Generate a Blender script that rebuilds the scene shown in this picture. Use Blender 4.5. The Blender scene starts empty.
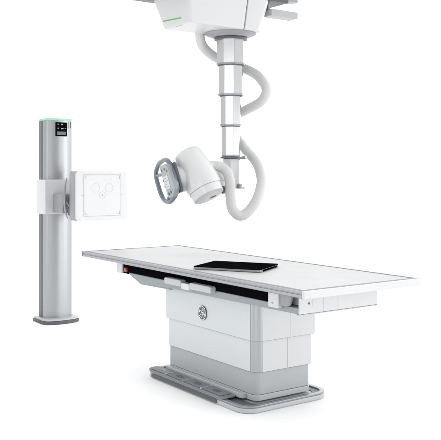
import bpy, bmesh, math, random
from mathutils import Vector, Matrix
random.seed(4)
PI = math.pi
scene = bpy.context.scene
COL = scene.collection

# ------------------------------------------------------------------ camera
HC = 1.354
cam_data = bpy.data.cameras.new('camera')
cam = bpy.data.objects.new('camera', cam_data); COL.objects.link(cam)
cam.location = (0, 0, HC); cam.rotation_euler = (PI / 2, 0, 0)
cam_data.sensor_width = 36; cam_data.lens = 802.84 / 441 * 36
cam_data.shift_y = -(220 - 172.43) / 441
cam_data.clip_start = 0.05; cam_data.clip_end = 2000
scene.camera = cam

# ------------------------------------------------------------------ studio light
world = bpy.data.worlds.new('World'); scene.world = world
world.use_nodes = True
wn = world.node_tree; wn.nodes.clear()
def wnode(t, **k):
    n = wn.nodes.new(t)
    for a, b in k.items(): setattr(n, a, b)
    return n
wo = wnode('ShaderNodeOutputWorld'); wb = wnode('ShaderNodeBackground')
tc = wnode('ShaderNodeTexCoord'); dt = wnode('ShaderNodeVectorMath', operation='DOT_PRODUCT')
dt.inputs[1].default_value = Vector((0.30, 0.75, 0.60)).normalized()
mr = wnode('ShaderNodeMapRange'); mr.interpolation_type = 'SMOOTHSTEP'
mr.inputs['From Min'].default_value = -0.75; mr.inputs['From Max'].default_value = 0.75
mr.inputs['To Min'].default_value = 0.34; mr.inputs['To Max'].default_value = 1.85
wn.links.new(tc.outputs['Generated'], dt.inputs[0]); wn.links.new(dt.outputs['Value'], mr.inputs['Value'])
wb.inputs['Color'].default_value = (1, 1, 1, 1)
wn.links.new(mr.outputs['Result'], wb.inputs['Strength']); wn.links.new(wb.outputs[0], wo.inputs['Surface'])

def area(name, loc, target, sx, sy, power, col=(1, 1, 1), spread=180):
    d = bpy.data.lights.new(name, 'AREA'); d.shape = 'RECTANGLE'; d.size = sx; d.size_y = sy
    d.energy = power; d.color = col; d.spread = math.radians(spread)
    o = bpy.data.objects.new(name, d); COL.objects.link(o); o.location = loc
    o.rotation_euler = (Vector(target) - Vector(loc)).to_track_quat('-Z', 'Y').to_euler()
area('softbox_right', (6.2, 2.2, 0.9), (0.2, 5.2, 0.1), 3.0, 1.8, 13, spread=62)
area('softbox_front', (-2.3, -1.9, 2.0), (-0.1, 5.4, 1.3), 2.2, 2.4, 85)
area('strip_left', (-5.2, 4.2, 1.6), (-1.4, 7.0, 1.1), 0.5, 3.2, 30)

area('added_strip_right', (5.6, 7.0, 1.5), (-1.3, 7.2, 1.1), 1.4, 3.0, 12, spread=70)  # unseen lamp, added to brighten the right side of the stand column
scene.view_settings.view_transform = 'Standard'; scene.view_settings.look = 'None'
scene.view_settings.exposure = 0; scene.view_settings.gamma = 1
scene.render.engine = 'CYCLES'
scene.cycles.max_bounces = 8

# ------------------------------------------------------------------ materials
def mat(name, base, rough=0.4, metal=0.0, coat=0.0, var=0.0, scale=6.0, bump=0.0, bscale=300, emit=None, stretch=None, spec=None):
    m = bpy.data.materials.new(name); m.use_nodes = True
    nt = m.node_tree; b = nt.nodes['Principled BSDF']
    b.inputs['Base Color'].default_value = (*base, 1); b.inputs['Roughness'].default_value = rough
    b.inputs['Metallic'].default_value = metal; b.inputs['Coat Weight'].default_value = coat
    b.inputs['Coat Roughness'].default_value = 0.12
    if spec is not None: b.inputs['Specular IOR Level'].default_value = spec
    t = nt.nodes.new('ShaderNodeTexCoord'); mp = nt.nodes.new('ShaderNodeMapping')
    nt.links.new(t.outputs['Object'], mp.inputs['Vector'])
    if stretch: mp.inputs['Scale'].default_value = stretch
    n = nt.nodes.new('ShaderNodeTexNoise'); n.inputs['Scale'].default_value = scale; n.inputs['Detail'].default_value = 5
    nt.links.new(mp.outputs[0], n.inputs['Vector'])
    r = nt.nodes.new('ShaderNodeMapRange')
    r.inputs['From Min'].default_value = 0.3; r.inputs['From Max'].default_value = 0.7
    r.inputs['To Min'].default_value = max(0.02, rough - 0.03); r.inputs['To Max'].default_value = rough + 0.03
    nt.links.new(n.outputs['Fac'], r.inputs['Value']); nt.links.new(r.outputs[0], b.inputs['Roughness'])
    if var:
        mx = nt.nodes.new('ShaderNodeMix'); mx.data_type = 'RGBA'
        mx.inputs['A'].default_value = (*[c * (1 - var) for c in base], 1)
        mx.inputs['B'].default_value = (*[min(1, c * (1 + var)) for c in base], 1)
        nt.links.new(n.outputs['Fac'], mx.inputs['Factor']); nt.links.new(mx.outputs['Result'], b.inputs['Base Color'])
    if bump:
        n2 = nt.nodes.new('ShaderNodeTexNoise'); n2.inputs['Scale'].default_value = bscale
        nt.links.new(mp.outputs[0], n2.inputs['Vector'])
        bp = nt.nodes.new('ShaderNodeBump'); bp.inputs['Strength'].default_value = bump; bp.inputs['Distance'].default_value = 0.001
        nt.links.new(n2.outputs['Fac'], bp.inputs['Height']); nt.links.new(bp.outputs[0], b.inputs['Normal'])
    if emit:
        b.inputs['Emission Color'].default_value = (*emit[0], 1); b.inputs['Emission Strength'].default_value = emit[1]
    return m

M = {}
M['floor'] = mat('white_sweep', (0.955, 0.955, 0.955), 0.9, spec=0.1)
M['white'] = mat('white_enamel', (0.555, 0.562, 0.572), 0.38, coat=0.15, var=0.008, bump=0.04)
M['bright'] = mat('bright_white_enamel', (0.60, 0.605, 0.61), 0.36, coat=0.15, var=0.006, bump=0.03)
M['cool'] = mat('cool_white_enamel', (0.565, 0.592, 0.603), 0.34, coat=0.2, var=0.015, bump=0.04)
M['surface'] = mat('white_laminate', (0.47, 0.473, 0.48), 0.42, spec=0.18)
M['grey'] = mat('grey_enamel', (0.38, 0.395, 0.41), 0.4, var=0.02, bump=0.04)
M['lightgrey'] = mat('pale_grey_plastic', (0.46, 0.475, 0.485), 0.42, var=0.015, bump=0.05)
M['alu'] = mat('brushed_aluminium', (0.31, 0.32, 0.335), 0.32, metal=0.6, var=0.015, stretch=(40, 1, 40), scale=5)
M['section'] = mat('satin_section', (0.45, 0.455, 0.462), 0.26, metal=0.8, var=0.006, stretch=(50, 50, 0.6), scale=5)
M['colalu'] = mat('satin_column_aluminium', (0.365, 0.374, 0.388), 0.42, metal=0.92, var=0.006, stretch=(50, 50, 0.6), scale=5)
M['border'] = mat('border_grey', (0.21, 0.22, 0.23), 0.5, var=0.02, spec=0.2)
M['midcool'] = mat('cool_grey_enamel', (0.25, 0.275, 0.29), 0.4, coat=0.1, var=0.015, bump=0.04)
M['corner'] = mat('satin_corner', (0.36, 0.375, 0.39), 0.3, metal=0.75, scale=1.5)
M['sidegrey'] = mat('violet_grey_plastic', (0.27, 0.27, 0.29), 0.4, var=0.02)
M['frame'] = mat('anodised_frame', (0.27, 0.28, 0.295), 0.36, metal=0.6, var=0.02)
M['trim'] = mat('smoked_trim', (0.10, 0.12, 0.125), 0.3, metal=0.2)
M['dark'] = mat('dark_grey_plastic', (0.085, 0.09, 0.10), 0.4, var=0.05)
M['black'] = mat('black_plastic', (0.004, 0.004, 0.005), 0.5, spec=0.0)
M['tray'] = mat('foot_rubber', (0.19, 0.205, 0.22), 0.55, var=0.05, bump=0.2)
M['hose'] = mat('hose_sleeve', (0.555, 0.555, 0.555), 0.6, var=0.01, bump=0.15, bscale=120, spec=0.2)
M['slate'] = mat('slate_grip', (0.13, 0.16, 0.19), 0.35, coat=0.2)
M['panelgrey'] = mat('panel_grey', (0.30, 0.325, 0.34), 0.4, var=0.02)
M['green'] = mat('green_led', (0.05, 0.30, 0.08), 0.4, emit=((0.05, 0.40, 0.10), 0.3))
M['mint'] = mat('mint_led', (0.2, 0.5, 0.36), 0.4, emit=((0.14, 0.75, 0.38), 0.35))
M['glass'] = mat('clear_cap', (0.55, 0.57, 0.58), 0.15, coat=0.6)
M['red'] = mat('red_button', (0.35, 0.01, 0.015), 0.3, coat=0.4)
M['line'] = mat('grey_print', (0.30, 0.30, 0.31), 0.5)
M['faint'] = mat('faint_print', (0.43, 0.43, 0.44), 0.5)
M['screen'] = mat('display_glass', (0.35, 0.35, 0.40), 0.12, emit=((0.75, 0.75, 0.85), 0.22))
M['icon'] = mat('icon_white', (0.45, 0.47, 0.5), 0.4)
M['chrome'] = mat('polished_steel', (0.75, 0.75, 0.76), 0.12, metal=1)

# ------------------------------------------------------------------ helpers
def empty(name, loc, rz=0, label=None, cat=None, group=None):
    o = bpy.data.objects.new(name, None); COL.objects.link(o)
    o.location = loc; o.rotation_euler = (0, 0, rz); o.empty_display_size = 0.1
    o['label'] = label; o['category'] = cat
    if group: o['group'] = group
    return o

def obj(name, bm, m, parent=None, bevel=0.0, seg=3, angle=35, matrix=None, label=None):
    bmesh.ops.recalc_face_normals(bm, faces=bm.faces)
    me = bpy.data.meshes.new(name); bm.to_mesh(me); bm.free()
    mats = m if isinstance(m, (list, tuple)) else [m]
    for x in mats: me.materials.append(M[x])
    for p in me.polygons: p.use_smooth = True
    me.set_sharp_from_angle(angle=math.radians(angle))
    o = bpy.data.objects.new(name, me); COL.objects.link(o)
    if matrix is not None: o.matrix_local = matrix
    if parent is not None: o.parent = parent
    if bevel:
        b = o.modifiers.new('edge', 'BEVEL'); b.width = bevel; b.segments = seg
        b.limit_method = 'ANGLE'; b.angle_limit = math.radians(35); b.harden_normals = True
    if label: o['label'] = label
    return o

def prism(bm, pts, z0, z1, pts2=None, mi=0, axis='z'):
    """pts: outline (counter-clockwise) at z0, pts2 at z1"""
    pts2 = pts2 or pts
    def f(p, z):
        return {'z': (p[0], p[1], z), 'y': (p[0], z, p[1]), 'x': (z, p[0], p[1])}[axis]
    a = [bm.verts.new(f(p, z0)) for p in pts]; b = [bm.verts.new(f(p, z1)) for p in pts2]
    n = len(pts); fs = []
    for i in range(n):
        fs.append(bm.faces.new((a[i], a[(i + 1) % n], b[(i + 1) % n], b[i])))
    fs.append(bm.faces.new(a[::-1])); fs.append(bm.faces.new(b))
    for x in fs: x.material_index = mi
    return bm

def rrect(x0, x1, y0, y1, r, n=8, rs=None):
    rs = rs or (r, r, r, r)   # corners: (x0,y0),(x1,y0),(x1,y1),(x0,y1)
    out = []
    for (cx, cy, a0), q in zip(((x0, y0, PI), (x1, y0, 1.5 * PI), (x1, y1, 0), (x0, y1, .5 * PI)), rs):
        sx = 1 if cx == x0 else -1; sy = 1 if cy == y0 else -1
        if q <= 0: out.append((cx, cy)); continue
        for k in range(n + 1):
            a = a0 + .5 * PI * k / n
            out.append((cx + sx * q + q * math.cos(a), cy + sy * q + q * math.sin(a)))
    return out

def box(bm, x0, x1, y0, y1, z0, z1, mi=0):
    return prism(bm, [(x0, y0), (x1, y0), (x1, y1), (x0, y1)], z0, z1, mi=mi)
def B(*a):
    return box(bmesh.new(), *a)

def catmull(P, n=10, closed=False):
    P = [Vector(p) for p in P]; out = []; m = len(P)
    rng = range(m if closed else m - 1)
    for i in rng:
        if closed: p0, p1, p2, p3 = P[i - 1], P[i], P[(i + 1) % m], P[(i + 2) % m]
        else: p0, p1, p2, p3 = P[max(i - 1, 0)], P[i], P[i + 1], P[min(i + 2, m - 1)]
        for k in range(n):
            t = k / n
            out.append(0.5 * ((2 * p1) + (-p0 + p2) * t + (2 * p0 - 5 * p1 + 4 * p2 - p3) * t * t + (-p0 + 3 * p1 - 3 * p2 + p3) * t ** 3))
    if not closed: out.append(P[-1])
    return out

def tube(bm, path, r, sides=14, closed=False, caps=True, flat=1.0, up=None):
    path = [Vector(p) for p in path]; n = len(path)
    rad = r if callable(r) else (lambda i: r)
    t0 = (path[1] - path[0]).normalized()
    ref = up or (Vector((0, 0, 1)) if abs(t0.z) < .9 else Vector((1, 0, 0)))
    nrm = (ref - t0 * ref.dot(t0)).normalized(); rings = []
    for i in range(n):
        if closed: t = (path[(i + 1) % n] - path[i - 1]).normalized()
        else: t = (path[min(i + 1, n - 1)] - path[max(i - 1, 0)]).normalized()
        nrm = (nrm - t * nrm.dot(t)).normalized(); bn = t.cross(nrm)
        rings.append([bm.verts.new(path[i] + (nrm * math.cos(2 * PI * k / sides) * flat + bn * math.sin(2 * PI * k / sides)) * rad(i)) for k in range(sides)])
    for i in range(n if closed else n - 1):
        a, b = rings[i], rings[(i + 1) % n]
        for k in range(sides):
            bm.faces.new((a[k], a[(k + 1) % sides], b[(k + 1) % sides], b[k]))
    if caps and not closed:
        bm.faces.new(rings[0][::-1]); bm.faces.new(rings[-1])
    return bm

def lathe(bm, prof, sides=48, sx=1, sy=1, close_top=True):
    """prof: list of (r,z) ; spun round z"""
    rings = []
    for r, z in prof:
        if r < 1e-6: rings.append([bm.verts.new((0, 0, z))])
        else: rings.append([bm.verts.new((r * sx * math.cos(2 * PI * k / sides), r * sy * math.sin(2 * PI * k / sides), z)) for k in range(sides)])
    for a, b in zip(rings[:-1], rings[1:]):
        for k in range(sides):
            q = [a[k % len(a)], a[(k + 1) % len(a)] if len(a) > 1 else None, b[(k + 1) % len(b)] if len(b) > 1 else None, b[k % len(b)]]
            q = [v for v in q if v is not None]
            if len(set(q)) >= 3: bm.faces.new(q)
    if len(rings[0]) > 1: bm.faces.new(rings[0][::-1])
    if len(rings[-1]) > 1: bm.faces.new(rings[-1])
    return bm

def frame_from(origin, xa, ya, za):
    m = Matrix.Identity(4)
    for i, v in enumerate((xa, ya, za)):
        v = Vector(v)
        for j in range(3): m[j][i] = v[j]
    for j in range(3): m[j][3] = origin[j]
    return m

def at(x, y, Y):            # point seen at photo pixel (x,y) standing Y metres down the room
    return Vector(((x - 220.5) / 802.84 * Y, Y, HC + (172.43 - y) / 802.84 * Y))

RZ = PI / 2 - 0.9541        # the equipment's common direction in the room

# ------------------------------------------------------------------ floor
fl = obj('floor', prism(bmesh.new(), [(-60, -30), (60, -30), (60, 90), (-60, 90)], -0.05, 0.0), 'floor')
fl['kind'] = 'structure'

# ------------------------------------------------------------------ x-ray table      local x = across (v), y = along (u), z up
T = empty('xray_table', (0.4066, 3.9292, 0), RZ, 'long white examination table on a stepped pedestal with a black tablet lying on it', 'x-ray table')
L, W, ZT = 2.472, 0.85, 0.770
# top slab: frame with the pale surface laid in
bm = bmesh.new()
prism(bm, rrect(0.012, W - .004, 0.004, L - .004, .006, 3), ZT - .036, ZT - .0045)
tabletop = obj('tabletop', bm, 'lightgrey', T, bevel=.002)
s = obj('table_surface', prism(bmesh.new(), rrect(.030, W - .018, .036, L - .02, .004, 3), ZT - .006, ZT - .001), 'surface', tabletop, bevel=.0012)
def ring(x0, x1, y0, y1, wx0, wx1, wy0, wy1, z0, z1):
    bm = bmesh.new()
    o = [(x0, y0), (x1, y0), (x1, y1), (x0, y1)]; i = [(x0 + wx0, y0 + wy0), (x1 - wx1, y0 + wy0), (x1 - wx1, y1 - wy1), (x0 + wx0, y1 - wy1)]
    vs = [[bm.verts.new((p[0], p[1], z)) for p in q] for z in (z0, z1) for q in (o, i)]
    for k in range(4):
        j = (k + 1) % 4
        bm.faces.new((vs[0][k], vs[0][j], vs[2][j], vs[2][k])); bm.faces.new((vs[1][k], vs[1][j], vs[3][j], vs[3][k]))
        bm.faces.new((vs[2][k], vs[2][j], vs[3][j], vs[3][k])); bm.faces.new((vs[0][k], vs[0][j], vs[1][j], vs[1][k]))
    return bm
obj('surface_border', ring(.010, W - .002, .010, L - .002, .024, .020, .030, .022, ZT - .0046, ZT + .001), 'border', tabletop, bevel=.0008)
# front rail: stacked extruded profile along the long side (profile in x,z swept along y)
def railprof(pts, y0, y1): return prism(bmesh.new(), pts, y0, y1, axis='y')
pr = [(.011, ZT), (.002, ZT), (0, ZT - .002), (0, ZT - .013), (.003, ZT - .015), (.003, ZT - .018), (-.001, ZT - .020), (-.001, ZT - .0335), (.003, ZT - .037), (.05, ZT - .037), (.05, ZT - .0362), (.011, ZT - .0362)]
rail = obj('side_rail', railprof(pr, .012, L - .012), 'alu', T)
obj('side_rail', railprof([(W - .001, ZT), (W + .007, ZT - .001), (W + .008, ZT - .036), (W - .03, ZT - .037), (W - .03, ZT - .0362), (W - .001, ZT - .0362)], .012, L - .012), 'alu', T)
# end caps
bm = bmesh.new(); prism(bm, rrect(-.001, W + .008, -.004, .0115, .004, 4, rs=(.004, .004, 0, 0)), ZT - .038, ZT + .0005)
cap = obj('end_cap', bm, 'white', T, bevel=.0015)
bm = bmesh.new(); prism(bm, rrect(-.001, .020, L - .0118, L + .004, .004, 4), ZT - .038, ZT + .0005)
obj('corner_cap', bm, 'dark', T, bevel=.0015)
bm = bmesh.new(); prism(bm, rrect(.021, W + .008, L - .0118, L + .002, .002, 2), ZT - .036, ZT + .0003)
obj('end_cap', bm, 'white', T, bevel=.0015)
# subframe
SF0, SF1 = 0.125, 1.905
bm = bmesh.new()
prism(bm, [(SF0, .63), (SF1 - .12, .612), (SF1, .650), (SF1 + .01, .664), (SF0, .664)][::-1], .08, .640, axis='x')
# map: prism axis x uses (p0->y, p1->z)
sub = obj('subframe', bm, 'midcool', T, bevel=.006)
obj('subframe_core', B(.125, .625, SF0 + .004, SF1 + .06, .665, ZT - .0375), 'white', T, bevel=.003)
# right end plate of the subframe, standing 2 mm proud, with its seams and lock
ep = obj('end_plate', prism(bmesh.new(), [(.078, .631), (.640, .631), (.640, .700), (.652, .715), (.652, .7315), (.078, .7315)], SF0 - .004, SF0 + .0035, axis='y'), 'white', T, bevel=.002)
for v in (.168, .244, .345): obj('seam', B(v, v + .0015, SF0 - .0046, SF0 - .0035, .634 if v > .2 else .668, .7295), 'faint' if v > .2 else 'line', ep)
obj('end_plate_lip', B(.078, .641, SF0 - .006, SF0 + .02, .625, .6305), 'lightgrey', ep, bevel=.0015)
obj('lock', lathe(bmesh.new(), [(.0055, 0), (.0055, .003), (.004, .004), (0, .004)], 20), 'dark', ep, matrix=Matrix.Translation((.143, SF0 - .0038, .683)) @ Matrix.Rotation(PI / 2, 4, 'X'))
# black accessory channel in the front
ch = obj('accessory_channel', B(.081, .124, .30, 1.99, .665, .7315), 'black', T, bevel=.002)
obj('end_block', prism(bmesh.new(), rrect(.070, .150, 1.991, 2.070, .008), .650, .728), 'white', T, bevel=.004)
obj('end_block_foot', B(.082, .14, 1.916, 1.990, .652, .6645), 'black', ch, bevel=.002)
obj('emergency_button', lathe(bmesh.new(), [(.0165, 0), (.0165, .010), (.014, .015), (0, .017)], 28), 'red', T, matrix=Matrix.Translation((.081, 1.938, .681)) @ Matrix.Rotation(-PI / 2, 4, 'Y'))
# rounded knuckle near the front corner and the white clamp
obj('rail_clamp', prism(bmesh.new(), rrect(.045, .0785, .252, .336, .006), .648, .7315), 'white', T, bevel=.004)
obj('clamp_icon', B(.0441, .0449, .290, .304, .668, .676), 'line', T)
bm = bmesh.new()
prism(bm, [(.165, .705), (.178, .672), (.205, .662), (.251, .660), (.251, .7315), (.165, .7315)][::-1], .054, .0785, axis='x')
obj('clamp_knob', bm, 'sidegrey', T, bevel=.009, seg=4)
# long pale grip bar under the channel
bm = bmesh.new()
for a, b2, dz in ((.86, 1.085, 0), (1.088, 1.178, -.010), (1.181, 1.375, .003)):
    g = obj('release_grip', prism(bmesh.new(), rrect(a, b2, .650 + dz, .690 + dz, .012), .038, .0795, axis='x'), 'cool' if dz < 0 else 'lightgrey', T, bevel=.006, seg=4)
bm.free()
obj('underside_tray', prism(bmesh.new(), [(1.42, .600), (1.80, .592), (1.86, .612), (1.42, .611)], .11, .55, axis='x'), 'midcool', T, bevel=.004)
# pedestal: nested telescopic covers
def ped(name, x0, x1, y0, y1, z0, z1, m, r=.05, bev=.003):
    return obj(name, prism(bmesh.new(), rrect(x0, x1, y0, y1, r, 12, rs=(r, .02, .02, .012)), z0, z1), m, T, bevel=bev)
pt = ped('upper_cover', .198, .652, .635, 1.618, .386, .6285, 'corner')
pm = ped('middle_cover', .212, .638, .653, 1.604, .203, .387, 'corner')
pl = ped('lower_cover', .219, .631, .664, 1.600, .074, .204, 'grey', .045)
ps = ped('skirt', .216, .634, .661, 1.603, .040, .0725, 'lightgrey', .045)
# right-hand white face panels (thin shells over the covers)
def sidepanel(par, x0, x1, y, z0, z1, m='white'):
    return obj('side_panel', B(x0, x1, y - .0025, y + .004, z0, z1), m, par, bevel=.0012)
sidepanel(pt, .2485, .455, .635, .389, .6275); sidepanel(pt, .457, .645, .635, .389, .6275)
sidepanel(pm, .2625, .446, .653, .206, .3845); sidepanel(pm, .448, .631, .653, .206, .3845)
# front face panels
obj('front_panel', B(.1955, .201, .686, 1.605, .389, .6275), 'cool', pt, bevel=.0012)
obj('front_panel', B(.2095, .215, .704, 1.591, .206, .3845), 'cool', pm, bevel=.0012)
# emblem: silver ring, script monogram and swirls on a dark disc
em = obj('emblem', lathe(bmesh.new(), [(.0455, 0), (.0455, .004), (.043, .006), (0, .006)], 56), 'dark', pt, matrix=Matrix.Translation((.1954, 1.168, .480)) @ Matrix.Rotation(-PI / 2, 4, 'Y'))
def em_tube(bm, pts, r, closed=False): return tube(bm, catmull([(p[0], p[1], .0065) for p in pts], 8, closed), r, 8, closed)
bm = bmesh.new(); em_tube(bm, [(.0425 * math.cos(a * PI / 12), .0425 * math.sin(a * PI / 12)) for a in range(24)], .0024, True)
obj('emblem_ring', bm, 'chrome', em)
# disc local: +x = down-ish (world -z?), handled by drawing in (up, right) and mapping
def UR(u, r): return (u, r)
bm = bmesh.new()
for a in range(4):
    t0 = a * PI / 2 + .4
    em_tube(bm, [(.034 * math.cos(t0 + k * .28) * (1 - .09 * k * .5), .034 * math.sin(t0 + k * .28) * (1 - .09 * k * .5)) for k in range(5)] +
            [(.025 * math.cos(t0 + .9), .025 * math.sin(t0 + .9)), (.027 * math.cos(t0 + .65), .027 * math.sin(t0 + .65))], .0016)
obj('emblem_swirl', bm, 'chrome', em)
def script(strokes):
    bm = bmesh.new()
    for st in strokes: em_tube(bm, [(p[1], p[0]) for p in st], .0017)   # p = (right, up)
    return bm
G = [(-.004, .012), (-.008, .017), (-.014, .016), (-.018, .008), (-.018, -.002), (-.013, -.010), (-.006, -.008), (-.003, .000), (-.004, .006), (-.008, .004), (-.004, -.004), (-.005, -.014), (-.011, -.018), (-.016, -.014)]
Ee = [(.015, .011), (.012, .016), (.006, .015), (.004, .009), (.009, .004), (.004, .000), (.002, -.008), (.007, -.014), (.014, -.011), (.018, -.005)]
obj('emblem_monogram', script([G, Ee]), 'chrome', em)
# base plate with raised rim, dark channel, foot tray
bp = obj('base_plate', prism(bmesh.new(), rrect(.085, .735, .585, 1.705, .10, 12), .0, .030), 'lightgrey', T, bevel=.010, seg=4)
def rring(o, i, z0, z1):
    bm = bmesh.new(); n = len(o)
    vs = [[bm.verts.new((p[0], p[1], z)) for p in q] for z in (z0, z1) for q in (o, i)]
    for k in range(n):
        j = (k + 1) % n
        for a, b2 in ((0, 2), (1, 3), (2, 3), (0, 1)):
            bm.faces.new((vs[a][k], vs[a][j], vs[b2][j], vs[b2][k]))
    return bm
obj('base_rim', rring(rrect(.087, .733, .587, 1.703, .098, 12), rrect(.115, .705, .612, 1.678, .075, 12), .0305, .042), 'alu', bp, bevel=.003)
obj('base_channel', rring(rrect(.1155, .7045, .6125, 1.6775, .0745, 12), rrect(.195, .655, .640, 1.625, .05, 12), .0302, .034), 'dark', bp)
ft = obj('foot_switch_tray', prism(bmesh.new(), rrect(.080, .180, .80, 1.675, .03, 8, rs=(.03, .012, .03, .06)), .043, .054), 'tray', T, bevel=.003)
for k in range(4):
    y0 = .835 + k * .205
    f = obj('foot_pedal', prism(bmesh.new(), rrect(.094, .172, y0, y0 + .185, .012), .0545, .0595), 'tray', ft, bevel=.002)
    obj('pedal_mark', prism(bmesh.new(), [(.133 + .018 * math.cos(a * PI / 10), y0 + .0925 + .038 * math.sin(a * PI / 10)) for a in range(20)], .0597, .0604), 'dark', f)
    if k: obj('pedal_divider', B(.084, .176, y0 - .013, y0 - .007, .0545, .0625), 'lightgrey', ft)
obj('kick_plate', prism(bmesh.new(), rrect(.184, .2155, .745, 1.60, .025, 8, rs=(.028, 0, 0, .01)), .0425, .0715), 'lightgrey', T, bevel=.004)
obj('tray_lip', B(.078, .0835, .86, 1.60, .010, .030), 'dark', ft)

# ------------------------------------------------------------------ flat detector lying on the table
th = -0.548
c_loc = Vector((.315, .979, ZT + .0012))
world_c = Matrix.Translation((0.4066, 3.9292, 0)) @ Matrix.Rotation(RZ, 4, 'Z') @ c_loc
e1 = Vector((-math.sin(th), -math.cos(th), 0))
FD = empty('flat_detector', world_c, RZ + math.atan2(e1.y, e1.x), 'thin black wireless detector plate lying on the white tabletop', 'detector plate')
d0 = obj('shell', prism(bmesh.new(), rrect(-.217, .217, -.164, .164, .012), 0, .0125), 'alu', FD, bevel=.002)
obj('cover', prism(bmesh.new(), rrect(-.2165, .2165, -.1635, .1635, .012), .0127, .0175), 'black', FD, bevel=.0015)
obj('status_light', B(.196, .206, -.1662, -.1642, .004, .010), 'icon', FD)
obj('edge_grip', B(.2172, .220, -.12, .12, .002, .012), 'black', FD, bevel=.0008)

# ------------------------------------------------------------------ wall stand        local x = right (a), y = back (b)
S = empty('wall_bucky_stand', (-1.543, 7.10, 0), RZ, 'upright silver column stand with a square white detector on its arm', 'wall stand')
def colprof(x0, x1, y0, y1, bow, r=.02, n=14):
    pts = []
    for k in range(n + 1):
        t = k / n; pts.append((x0 + r + (x1 - x0 - 2 * r) * t, y0 - bow * 4 * t * (1 - t)))
    pts = [(x0, y0 + r), (x0 + r * .3, y0 + r * .3)] + pts + [(x1 - r * .3, y0 + r * .3), (x1, y0 + r), (x1, y1), (x0, y1)]
    return pts
ZC = 1.822
obj('column', prism(bmesh.new(), colprof(.036, .290, .080, .225, .030), .045, ZC), 'colalu', S, angle=50)
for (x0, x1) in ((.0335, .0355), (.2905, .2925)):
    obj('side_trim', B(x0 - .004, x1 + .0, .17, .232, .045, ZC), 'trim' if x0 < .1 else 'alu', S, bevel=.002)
obj('back_cover', B(.034, .292, .2255, .245, .045, ZC), 'trim', S, bevel=.003)
obj('light_strip', prism(bmesh.new(), colprof(.035, .291, .079, .240, .030), ZC + .001, ZC + .014), 'mint', S, bevel=.001)
obj('top_cap', prism(bmesh.new(), colprof(.034, .292, .078, .242, .030), ZC + .0145, ZC + .021), 'glass', S, bevel=.002)
cp = obj('control_panel', B(.112, .222, .046, .056, 1.680, 1.806), 'black', S, bevel=.004)
for (x, z, w) in ((.130, 1.788, .010), (.164, 1.788, .018), (.130, 1.752, .010), (.164, 1.748, .022), (.200, 1.752, .006)):
    obj('button', B(x, x + w, .0448, .0459, z - .0035, z + .0035), 'icon', cp)
obj('display', B(.125, .209, .0452, .0459, 1.692, 1.722), 'trim', cp)
obj('groove', B(.262, .264, .0, .0, 0, 0) if False else B(.258, .2615, .0545, .062, 1.755, 1.815), 'dark', S)
# base: bowed slab with dark foot
bs = obj('stand_base', prism(bmesh.new(), [(-.010, .28), (-.012, .05), (.015, .0), (.10, -.03), (.20, -.034), (.29, -.012), (.335, .03), (.338, .28)], .0, .030), 'dark', S, bevel=.006)
obj('base_top', prism(bmesh.new(), [(-.005, .275), (-.007, .053), (.018, .005), (.10, -.024), (.20, -.028), (.287, -.006), (.330, .033), (.333, .275)], .0305, .046), 'lightgrey', bs, bevel=.004)
# carriage that rides on the column
cg = obj('carriage', prism(bmesh.new(), rrect(-.022, .335, -.03, .165, .006), .985, 1.290), 'white', S, bevel=.004)
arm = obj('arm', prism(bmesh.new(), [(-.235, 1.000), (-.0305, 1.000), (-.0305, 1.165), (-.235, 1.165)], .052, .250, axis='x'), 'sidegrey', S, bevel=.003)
obj('arm', B(.10, .24, -.345, -.2355, 1.05, 1.13), 'dark', S, bevel=.004)
# detector housing
d_bm = prism(bmesh.new(), rrect(.064, .556, .944, 1.364, .022), -.455, -.345, axis='y')
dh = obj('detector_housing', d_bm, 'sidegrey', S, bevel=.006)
df = obj('front_frame', prism(bmesh.new(), rrect(.066, .554, .945, 1.363, .024), -.472, -.4555, axis='y'), 'bright', dh, bevel=.006, seg=4)
dp = obj('detector_face', prism(bmesh.new(), rrect(.140, .490, .983, 1.336, .005), -.4735, -.4715, axis='y'), 'bright', dh)
def outline_rect(x0, x1, z0, z1, w, y0, y1):
    bm = bmesh.new()
    for q in ((x0, x1, y0, y1, z0, z0 + w), (x0, x1, y0, y1, z1 - w, z1), (x0, x0 + w, y0, y1, z0 + w, z1 - w), (x1 - w, x1, y0, y1, z0 + w, z1 - w)): box(bm, *q)
    return bm
obj('face_border', outline_rect(.138, .492, .981, 1.338, .0022, -.4746, -.4725), 'faint', dp)
for x in (.150, .480):
    for z in (.993, 1.326):
        sx = 1 if x < .3 else -1; sz = 1 if z < 1.1 else -1
        w = .0024
        xs = lambda t: (x, x + sx * t); P4 = [(x, z), (x + sx * .028, z), (x + sx * .028, z + sz * w), (x + sx * w, z + sz * w), (x + sx * w, z + sz * .028), (x, z + sz * .028)]
        obj('corner_mark', prism(bmesh.new(), P4, -.4745, -.4736, axis='y'), 'line', dp)
for x0 in (.119, .493): obj('centre_mark', B(x0, x0 + .018, -.4735, -.4715, 1.1588, 1.1612), 'line', dp)
def circ(cx, cz, r, w, y, dash=0):
    bm = bmesh.new(); n = 48
    for k in range(n):
        if dash and k % 4 >= 3: continue
        a, b2 = 2 * PI * k / n, 2 * PI * (k + 1) / n
        q = [(cx + (r - w) * math.cos(a), cz + (r - w) * math.sin(a)), (cx + (r - w) * math.cos(b2), cz + (r - w) * math.sin(b2)), (cx + r * math.cos(b2), cz + r * math.sin(b2)), (cx + r * math.cos(a), cz + r * math.sin(a))]
        prism(bm, q, y - .0008, y, axis='y')
    return bm
for cx, cz, r in ((.249, 1.222, .038), (.377, 1.222, .038), (.313, 1.160, .030)):
    obj('field_mark', circ(cx, cz, r, .0018, -.4736, dash=1), 'faint', dp)
obj('centre_dot', circ(.313, 1.160, .0055, .0054, -.4736), 'line', dp)
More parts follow.
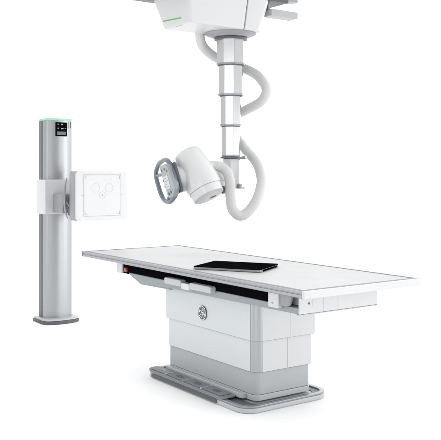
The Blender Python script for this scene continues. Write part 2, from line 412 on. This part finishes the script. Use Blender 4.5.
# curved pivot handle and linkage at the left of the housing
pts = [(.062, -.300, 1.305), (.046, -.305, 1.25), (.036, -.31, 1.16), (.040, -.305, 1.06), (.056, -.300, .99), (.072, -.297, .958)]
obj('pivot_handle', tube(bmesh.new(), catmull(pts, 8), lambda i: .017 - .0005 * abs(i - 20), 12, flat=.55), 'frame', S)
obj('linkage', B(.048, .10, -.343, -.318, 1.115, 1.150), 'dark', S, bevel=.003)
obj('linkage', tube(bmesh.new(), [(.075, -.335, 1.115), (.082, -.335, 1.06), (.068, -.335, .985)], .013, 10), 'dark', S)
obj('linkage', tube(bmesh.new(), [(.050, -.325, 1.10), (.095, -.335, 1.03)], .008, 10), 'frame', S)

# ------------------------------------------------------------------ ceiling-hung x-ray tube     local x = a, y = b
CX = Vector((-.21, 5.30, 0))
A_ = empty('ceiling_xray_tube', (CX.x, CX.y, 2.35), RZ, 'white tube head on a telescopic column under a ceiling carriage with looping hose', 'x-ray tube')
A_inv = (Matrix.Translation((CX.x, CX.y, 2.35)) @ Matrix.Rotation(RZ, 4, 'Z')).inverted()
def wobj(name, bm, m, parent=None, **k):
    """mesh written in room coordinates, hung under the tube unit"""
    if 'matrix' in k: k['matrix'] = A_inv @ k['matrix']
    else: k['matrix'] = A_inv
    par = parent or A_
    if parent is not None:
        k['matrix'] = parent.matrix_basis.inverted() @ k['matrix']
    return obj(name, bm, m, par, **k)
# carriage housing, tapering towards its bottom
low = rrect(.018, .475, .015, .345, .02); hi = rrect(-.003, .496, -.004, .464, .02)
hs = obj('carriage_housing', prism(bmesh.new(), low, .0, .224, hi), 'white', A_, bevel=.010, seg=4)
low = rrect(.477, .640, .015, .345, .02, rs=(.004, .06, .06, .004)); hi = rrect(.4985, .698, -.004, .452, .02, rs=(.004, .05, .05, .004))
obj('housing_end_cap', prism(bmesh.new(), low, .0, .224, hi), 'white', A_, bevel=.018, seg=4)
# green strip light on the left flank: flank leans, so build along it
def flank(b, z, off):
    t = z / .224; x = .018 + (-.003 - .018) * t; return Vector((x - off, b, z))
bm = bmesh.new()
vs = []
for off in (.0, .004):
    vs.append([bm.verts.new(flank(b, z, off)) for b, z in ((.115, .040), (.345, .052), (.345, .059), (.115, .047))])
for k in range(4): bm.faces.new((vs[0][k], vs[0][(k + 1) % 4], vs[1][(k + 1) % 4], vs[1][k]))
bm.faces.new(vs[1]); bm.faces.new(vs[0][::-1])
obj('strip_light', bm, 'green', A_)
obj('warning_mark', B(.03, .034, .12, .22, -.0012, .001), 'red', A_)
# collar under the housing
tube_c = Vector((.508, .224, 0))
obj('collar', lathe(bmesh.new(), [(.185, .004), (.185, -.006), (.168, -.015), (.14, -.019), (.132, -.028), (.09, -.030)], 64), ['sidegrey'], A_, matrix=Matrix.Translation((.495, .215, 0)))
obj('collar_ring', lathe(bmesh.new(), [(.118, -.0325), (.118, -.046), (.09, -.047)], 48), 'dark', A_, matrix=Matrix.Translation((.505, .222, 0)))
# telescopic sections (octagons)
def octo(r, n=8): return [(tube_c.x + r * math.cos(PI / 8 + k * PI / 4), tube_c.y + r * math.sin(PI / 8 + k * PI / 4)) for k in range(n)]
def zz(y, Y=5.776): return HC + (172.43 - y) / 802.84 * Y - 2.35
secs = [(.1035, zz(36), zz(65.3)), (.091, zz(65), zz(95.7)), (.0765, zz(95), zz(126)), (.0665, zz(125), zz(156.5))]
for i, (r, zt, zb) in enumerate(secs):
    s = obj('column_section', prism(bmesh.new(), octo(r), zb, zt), 'section', A_, bevel=.0018)
    obj('section_collar', prism(bmesh.new(), octo(r + .0035), zb - .001, zb + .012), 'frame', s, bevel=.0012)
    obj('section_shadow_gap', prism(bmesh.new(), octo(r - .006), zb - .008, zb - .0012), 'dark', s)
# bottom plate, knob, swivel block
zp = zz(158)
pb = obj('mounting_plate', prism(bmesh.new(), octo(.078), zp - .004, zp + .008), 'dark', A_, bevel=.002)
o = tube_c
wobj('plate_knob', tube(bmesh.new(), [at(239, 158.5, 5.70), at(242.5, 157.6, 5.68), at(246, 157.2, 5.66)], lambda i: (.010, .010, .014)[i], 14), 'frame')
sw = obj('swivel_block', prism(bmesh.new(), rrect(o.x - .045, o.x + .05, o.y - .045, o.y + .045, .015), zz(187), zp - .0045), 'white', A_, bevel=.006)
obj('swivel_plate', prism(bmesh.new(), rrect(o.x - .085, o.x + .095, o.y - .055, o.y + .055, .02), zz(188.6), zz(187) - .0005), 'alu', A_, bevel=.003)
wobj('lock_knob', lathe(bmesh.new(), [(.013, -.022), (.019, -.018), (.019, .008), (.014, .014), (0, .015)], 24), 'frame', matrix=Matrix.Translation(at(239.3, 185.6, 5.68)))

# hose: from the housing, behind the column, round to the right, loop and up to the tube
hp = [(199.3, 30, 5.80), (201, 42, 5.83), (206.5, 50.5, 5.88), (217, 58, 5.93), (231, 63.5, 5.95), (245, 68.8, 5.92), (258, 76, 5.86), (266.3, 89, 5.80), (261.5, 101, 5.82), (246, 110, 5.90), (233, 117, 5.94), (231, 128, 5.94), (236, 137, 5.93), (246, 150, 5.87), (257, 163.5, 5.78), (261.4, 180, 5.68), (257.8, 197, 5.60), (249.8, 210, 5.56), (240.5, 215.8, 5.54), (233, 210, 5.53), (230.6, 199, 5.53), (230.2, 184, 5.53), (227.6, 173, 5.54), (221, 167, 5.55), (212, 165.8, 5.545), (206, 166.6, 5.50)]
path = catmull([at(*p) for p in hp], 36)
bm = bmesh.new()
tube(bm, path, lambda i: .0350 + .0003 * math.sin(i * 2 * PI / 5), 22)
hose = wobj('supply_hose', bm, 'hose', angle=60)

# tube head
Yh = 5.50
Ax = Vector((.42, -.30, -.86)).normalized()            # axis towards its lower end
Nn = Vector((-.88, -.435, -.21)).normalized()          # towards the control panel
Nt = (Nn - Ax * Nn.dot(Ax)).normalized(); Bt = Ax.cross(Nt)
top = at(186.8, 152.0, Yh + .06); bot = at(208.8, 196.0, Yh - .03)
ctr = (top + bot) / 2; Ax = (bot - top).normalized(); Nt = (Nn - Ax * Nn.dot(Ax)).normalized(); Bt = Ax.cross(Nt)
hl = (bot - top).length / 2
Mt = frame_from(ctr, Nt, Bt, Ax)
SC = 1.08
prof = [(0, -hl - .012), (.049, -hl - .010), (.075, -hl - .002), (.088, -hl + .010), (.093, -hl + .03), (.100, -hl * .5), (.109, hl * .05), (.114, hl * .35), (.1145, hl * .52), (.110, hl * .66), (.1045, hl * .76), (.1025, hl * .9), (.101, hl)]
th_ = wobj('tube_housing', lathe(bmesh.new(), [(r * SC, z) for r, z in prof], 72), 'bright', matrix=Mt)
wobj('housing_end_plate', lathe(bmesh.new(), [(.1005 * SC, hl + .0004), (.1005 * SC, hl + .004), (.092 * SC, hl + .009), (0, hl + .011)], 64), 'lightgrey', parent=th_, matrix=Mt)
bm = bmesh.new()
for k in range(3): box(bm, -.055, -.012, .006 + k * .009, .010 + k * .009, hl + .009, hl + .0125)
wobj('vent', bm, 'dark', parent=th_, matrix=Mt)
# cross lobe low on the housing (rounded bulge) and the collimator neck behind the panel
Y2 = Yh - .02
lobe_c = at(190.5, 190, Y2 + .02)
Ml = frame_from(lobe_c, Bt, Ax, Nt) if False else None
bm = bmesh.new()
wobj('housing_seam', tube(bmesh.new(), [ctr + Ax * (hl * .70) + (Nt * math.cos(a * PI / 32) + Bt * math.sin(a * PI / 32)) * .1085 * SC for a in range(64)], .0016, 6, closed=True), 'line', parent=th_)
wobj('bracket', tube(bmesh.new(), [at(218, 184.5, 5.60), at(224, 184.5, 5.66), at(231, 184.5, 5.76)], .030, 24), 'white')
# hose connector cone on the right shoulder
cdir = (at(213, 165.7, 5.545) - at(203, 168.0, 5.47)).normalized(); c0 = at(200.5, 168.3, 5.485)
cpath = [c0 + cdir * t for t in (0, .035, .055, .07, .085)]
wobj('hose_connector', tube(bmesh.new(), cpath, lambda i: (.050, .048, .046, .044, .036)[i], 28), 'white', parent=th_)
# fork joining the head to the swivel block
wobj('trunnion', tube(bmesh.new(), catmull([at(214, 177, 5.60), at(219.5, 176.5, 5.64), at(224, 177.5, 5.68), at(229, 179, 5.74)], 5), .040, 24), 'white')
wobj('hinge', tube(bmesh.new(), [at(214.5, 191, 5.56), at(220, 190.2, 5.60), at(229, 189.5, 5.70)], .019, 14), 'dark')
wobj('hinge_cap', tube(bmesh.new(), [at(222.5, 189.9, 5.57), at(224.8, 189.8, 5.59)], .027, 18), 'frame')

# control panel with grip ring, plane: long axis P, across Q, normal Nn
Pv = Vector((.27, -.08, -.96)).normalized(); Nn = (Nn - Pv * Nn.dot(Pv)).normalized(); Qv = Nn.cross(Pv)
if Qv.x < 0: Qv = -Qv
pc = at(169.8, 180.3, 5.49)
Mp = frame_from(pc, Qv, Pv, Nn)       # local x across (to the right), y down the panel, z outwards
# collimator body between housing and panel
nk0 = pc - Nn * .030; nk1 = ctr + Ax * .03 + Vector((0, .02, 0))
cb = wobj('collimator', tube(bmesh.new(), [nk0 + (nk1 - nk0) * t for t in (0, .03, .08, .16, .30, .5, .75, 1)], lambda i: (.080, .088, .092, .092, .091, .088, .086, .084)[i], 56), 'bright')
wobj('collimator_back_shade', prism(bmesh.new(), rrect(-.080, .122, -.105, .105, .02), -.0295, -.016), 'dark', parent=cb, matrix=Mp, bevel=.004)  # dark back plate, extended to paint the shadow behind the panel
cpn = wobj('control_panel', prism(bmesh.new(), [(-.060, -.100), (-.035, -.116), (.055, -.112), (.085, -.085), (.112, .045), (.100, .080), (.04, .118), (-.030, .120), (-.055, .095)], -.0155, .026), 'panelgrey', matrix=Mp, bevel=.005)
scr = wobj('screen', prism(bmesh.new(), rrect(-.036, .046, -.035, .055, .004), .0262, .0282), 'screen', parent=cpn, matrix=Mp)
for x, y, r in ((-.035, -.082, .008), (.02, -.08, .007), (.055, -.062, .008), (-.050, -.01, .005), (-.050, .03, .005), (-.014, .088, .010), (.03, .082, .010)):
    wobj('button', prism(bmesh.new(), [(x + r * math.cos(a * PI / 6), y + r * math.sin(a * PI / 6)) for a in range(12)], .0262, .029), 'dark', parent=cpn, matrix=Mp)
for k, (x0, x1) in enumerate(((-.026, .02), (-.026, .034), (-.026, .008), (-.026, .028))):
    wobj('display_line', B(x0, x1, -.022 + k * .02, -.016 + k * .02, .0283, .0288), 'line', parent=cpn, matrix=Mp)
for x, y in ((.008, .092), (.055, .070)):
    wobj('button', B(x, x + .014, y, y + .006, .0262, .028), 'green', parent=cpn, matrix=Mp)
# grip ring traced as a rounded loop in the panel plane
def on_panel(x, y, lift=0.02):
    d = Vector(((x - 220.5) / 802.84, 1, (172.43 - y) / 802.84)); o = Vector((0, 0, HC))
    t = (pc + Nn * lift - o).dot(Nn) / d.dot(Nn); return o + d * t
loop = [(163.7, 160.2), (159, 164), (156.3, 171), (156.2, 177), (158.5, 186), (161.5, 195), (165, 200.6), (169.5, 201.8), (173, 199), (176.3, 193.5), (177.6, 187), (176.6, 179), (173.4, 170), (169.5, 163), (167, 160.3)]
gp = [on_panel(*p, -.012) for p in loop]
gr = wobj('grip_ring', tube(bmesh.new(), catmull(gp, 8, True), .0168, 16, closed=True), 'slate')
wobj('grip_bracket', tube(bmesh.new(), [on_panel(157, 175.5, -.01), on_panel(163, 174.5, .0)], .012, 12), 'slate', parent=gr)
wobj('grip_bracket', tube(bmesh.new(), [on_panel(168, 200.5, -.01), on_panel(170, 194, .0)], .012, 12), 'slate', parent=gr)

# ------------------------------------------------------------------ ceiling rails
rl = empty('ceiling_rail', (CX.x, CX.y, 2.5755), RZ, 'grey overhead rail plate with a side bar, running above the white carriage', 'ceiling rail')
obj('mounting_plate', B(-.16, .86, .0, .565, .0, .030), 'dark', rl, bevel=.003)
obj('rail', B(-.30, 1.0, .06, .14, .0305, .10), 'alu', rl, bevel=.003)
obj('rail', B(-.30, 1.0, .42, .50, .0305, .10), 'alu', rl, bevel=.003)
obj('side_bar', B(.703, .95, .0, .10, -.104, -.055), 'grey', rl, bevel=.006)
obj('bar_hanger', B(.706, .72, .04, .09, -.0545, -.0005), 'frame', rl)
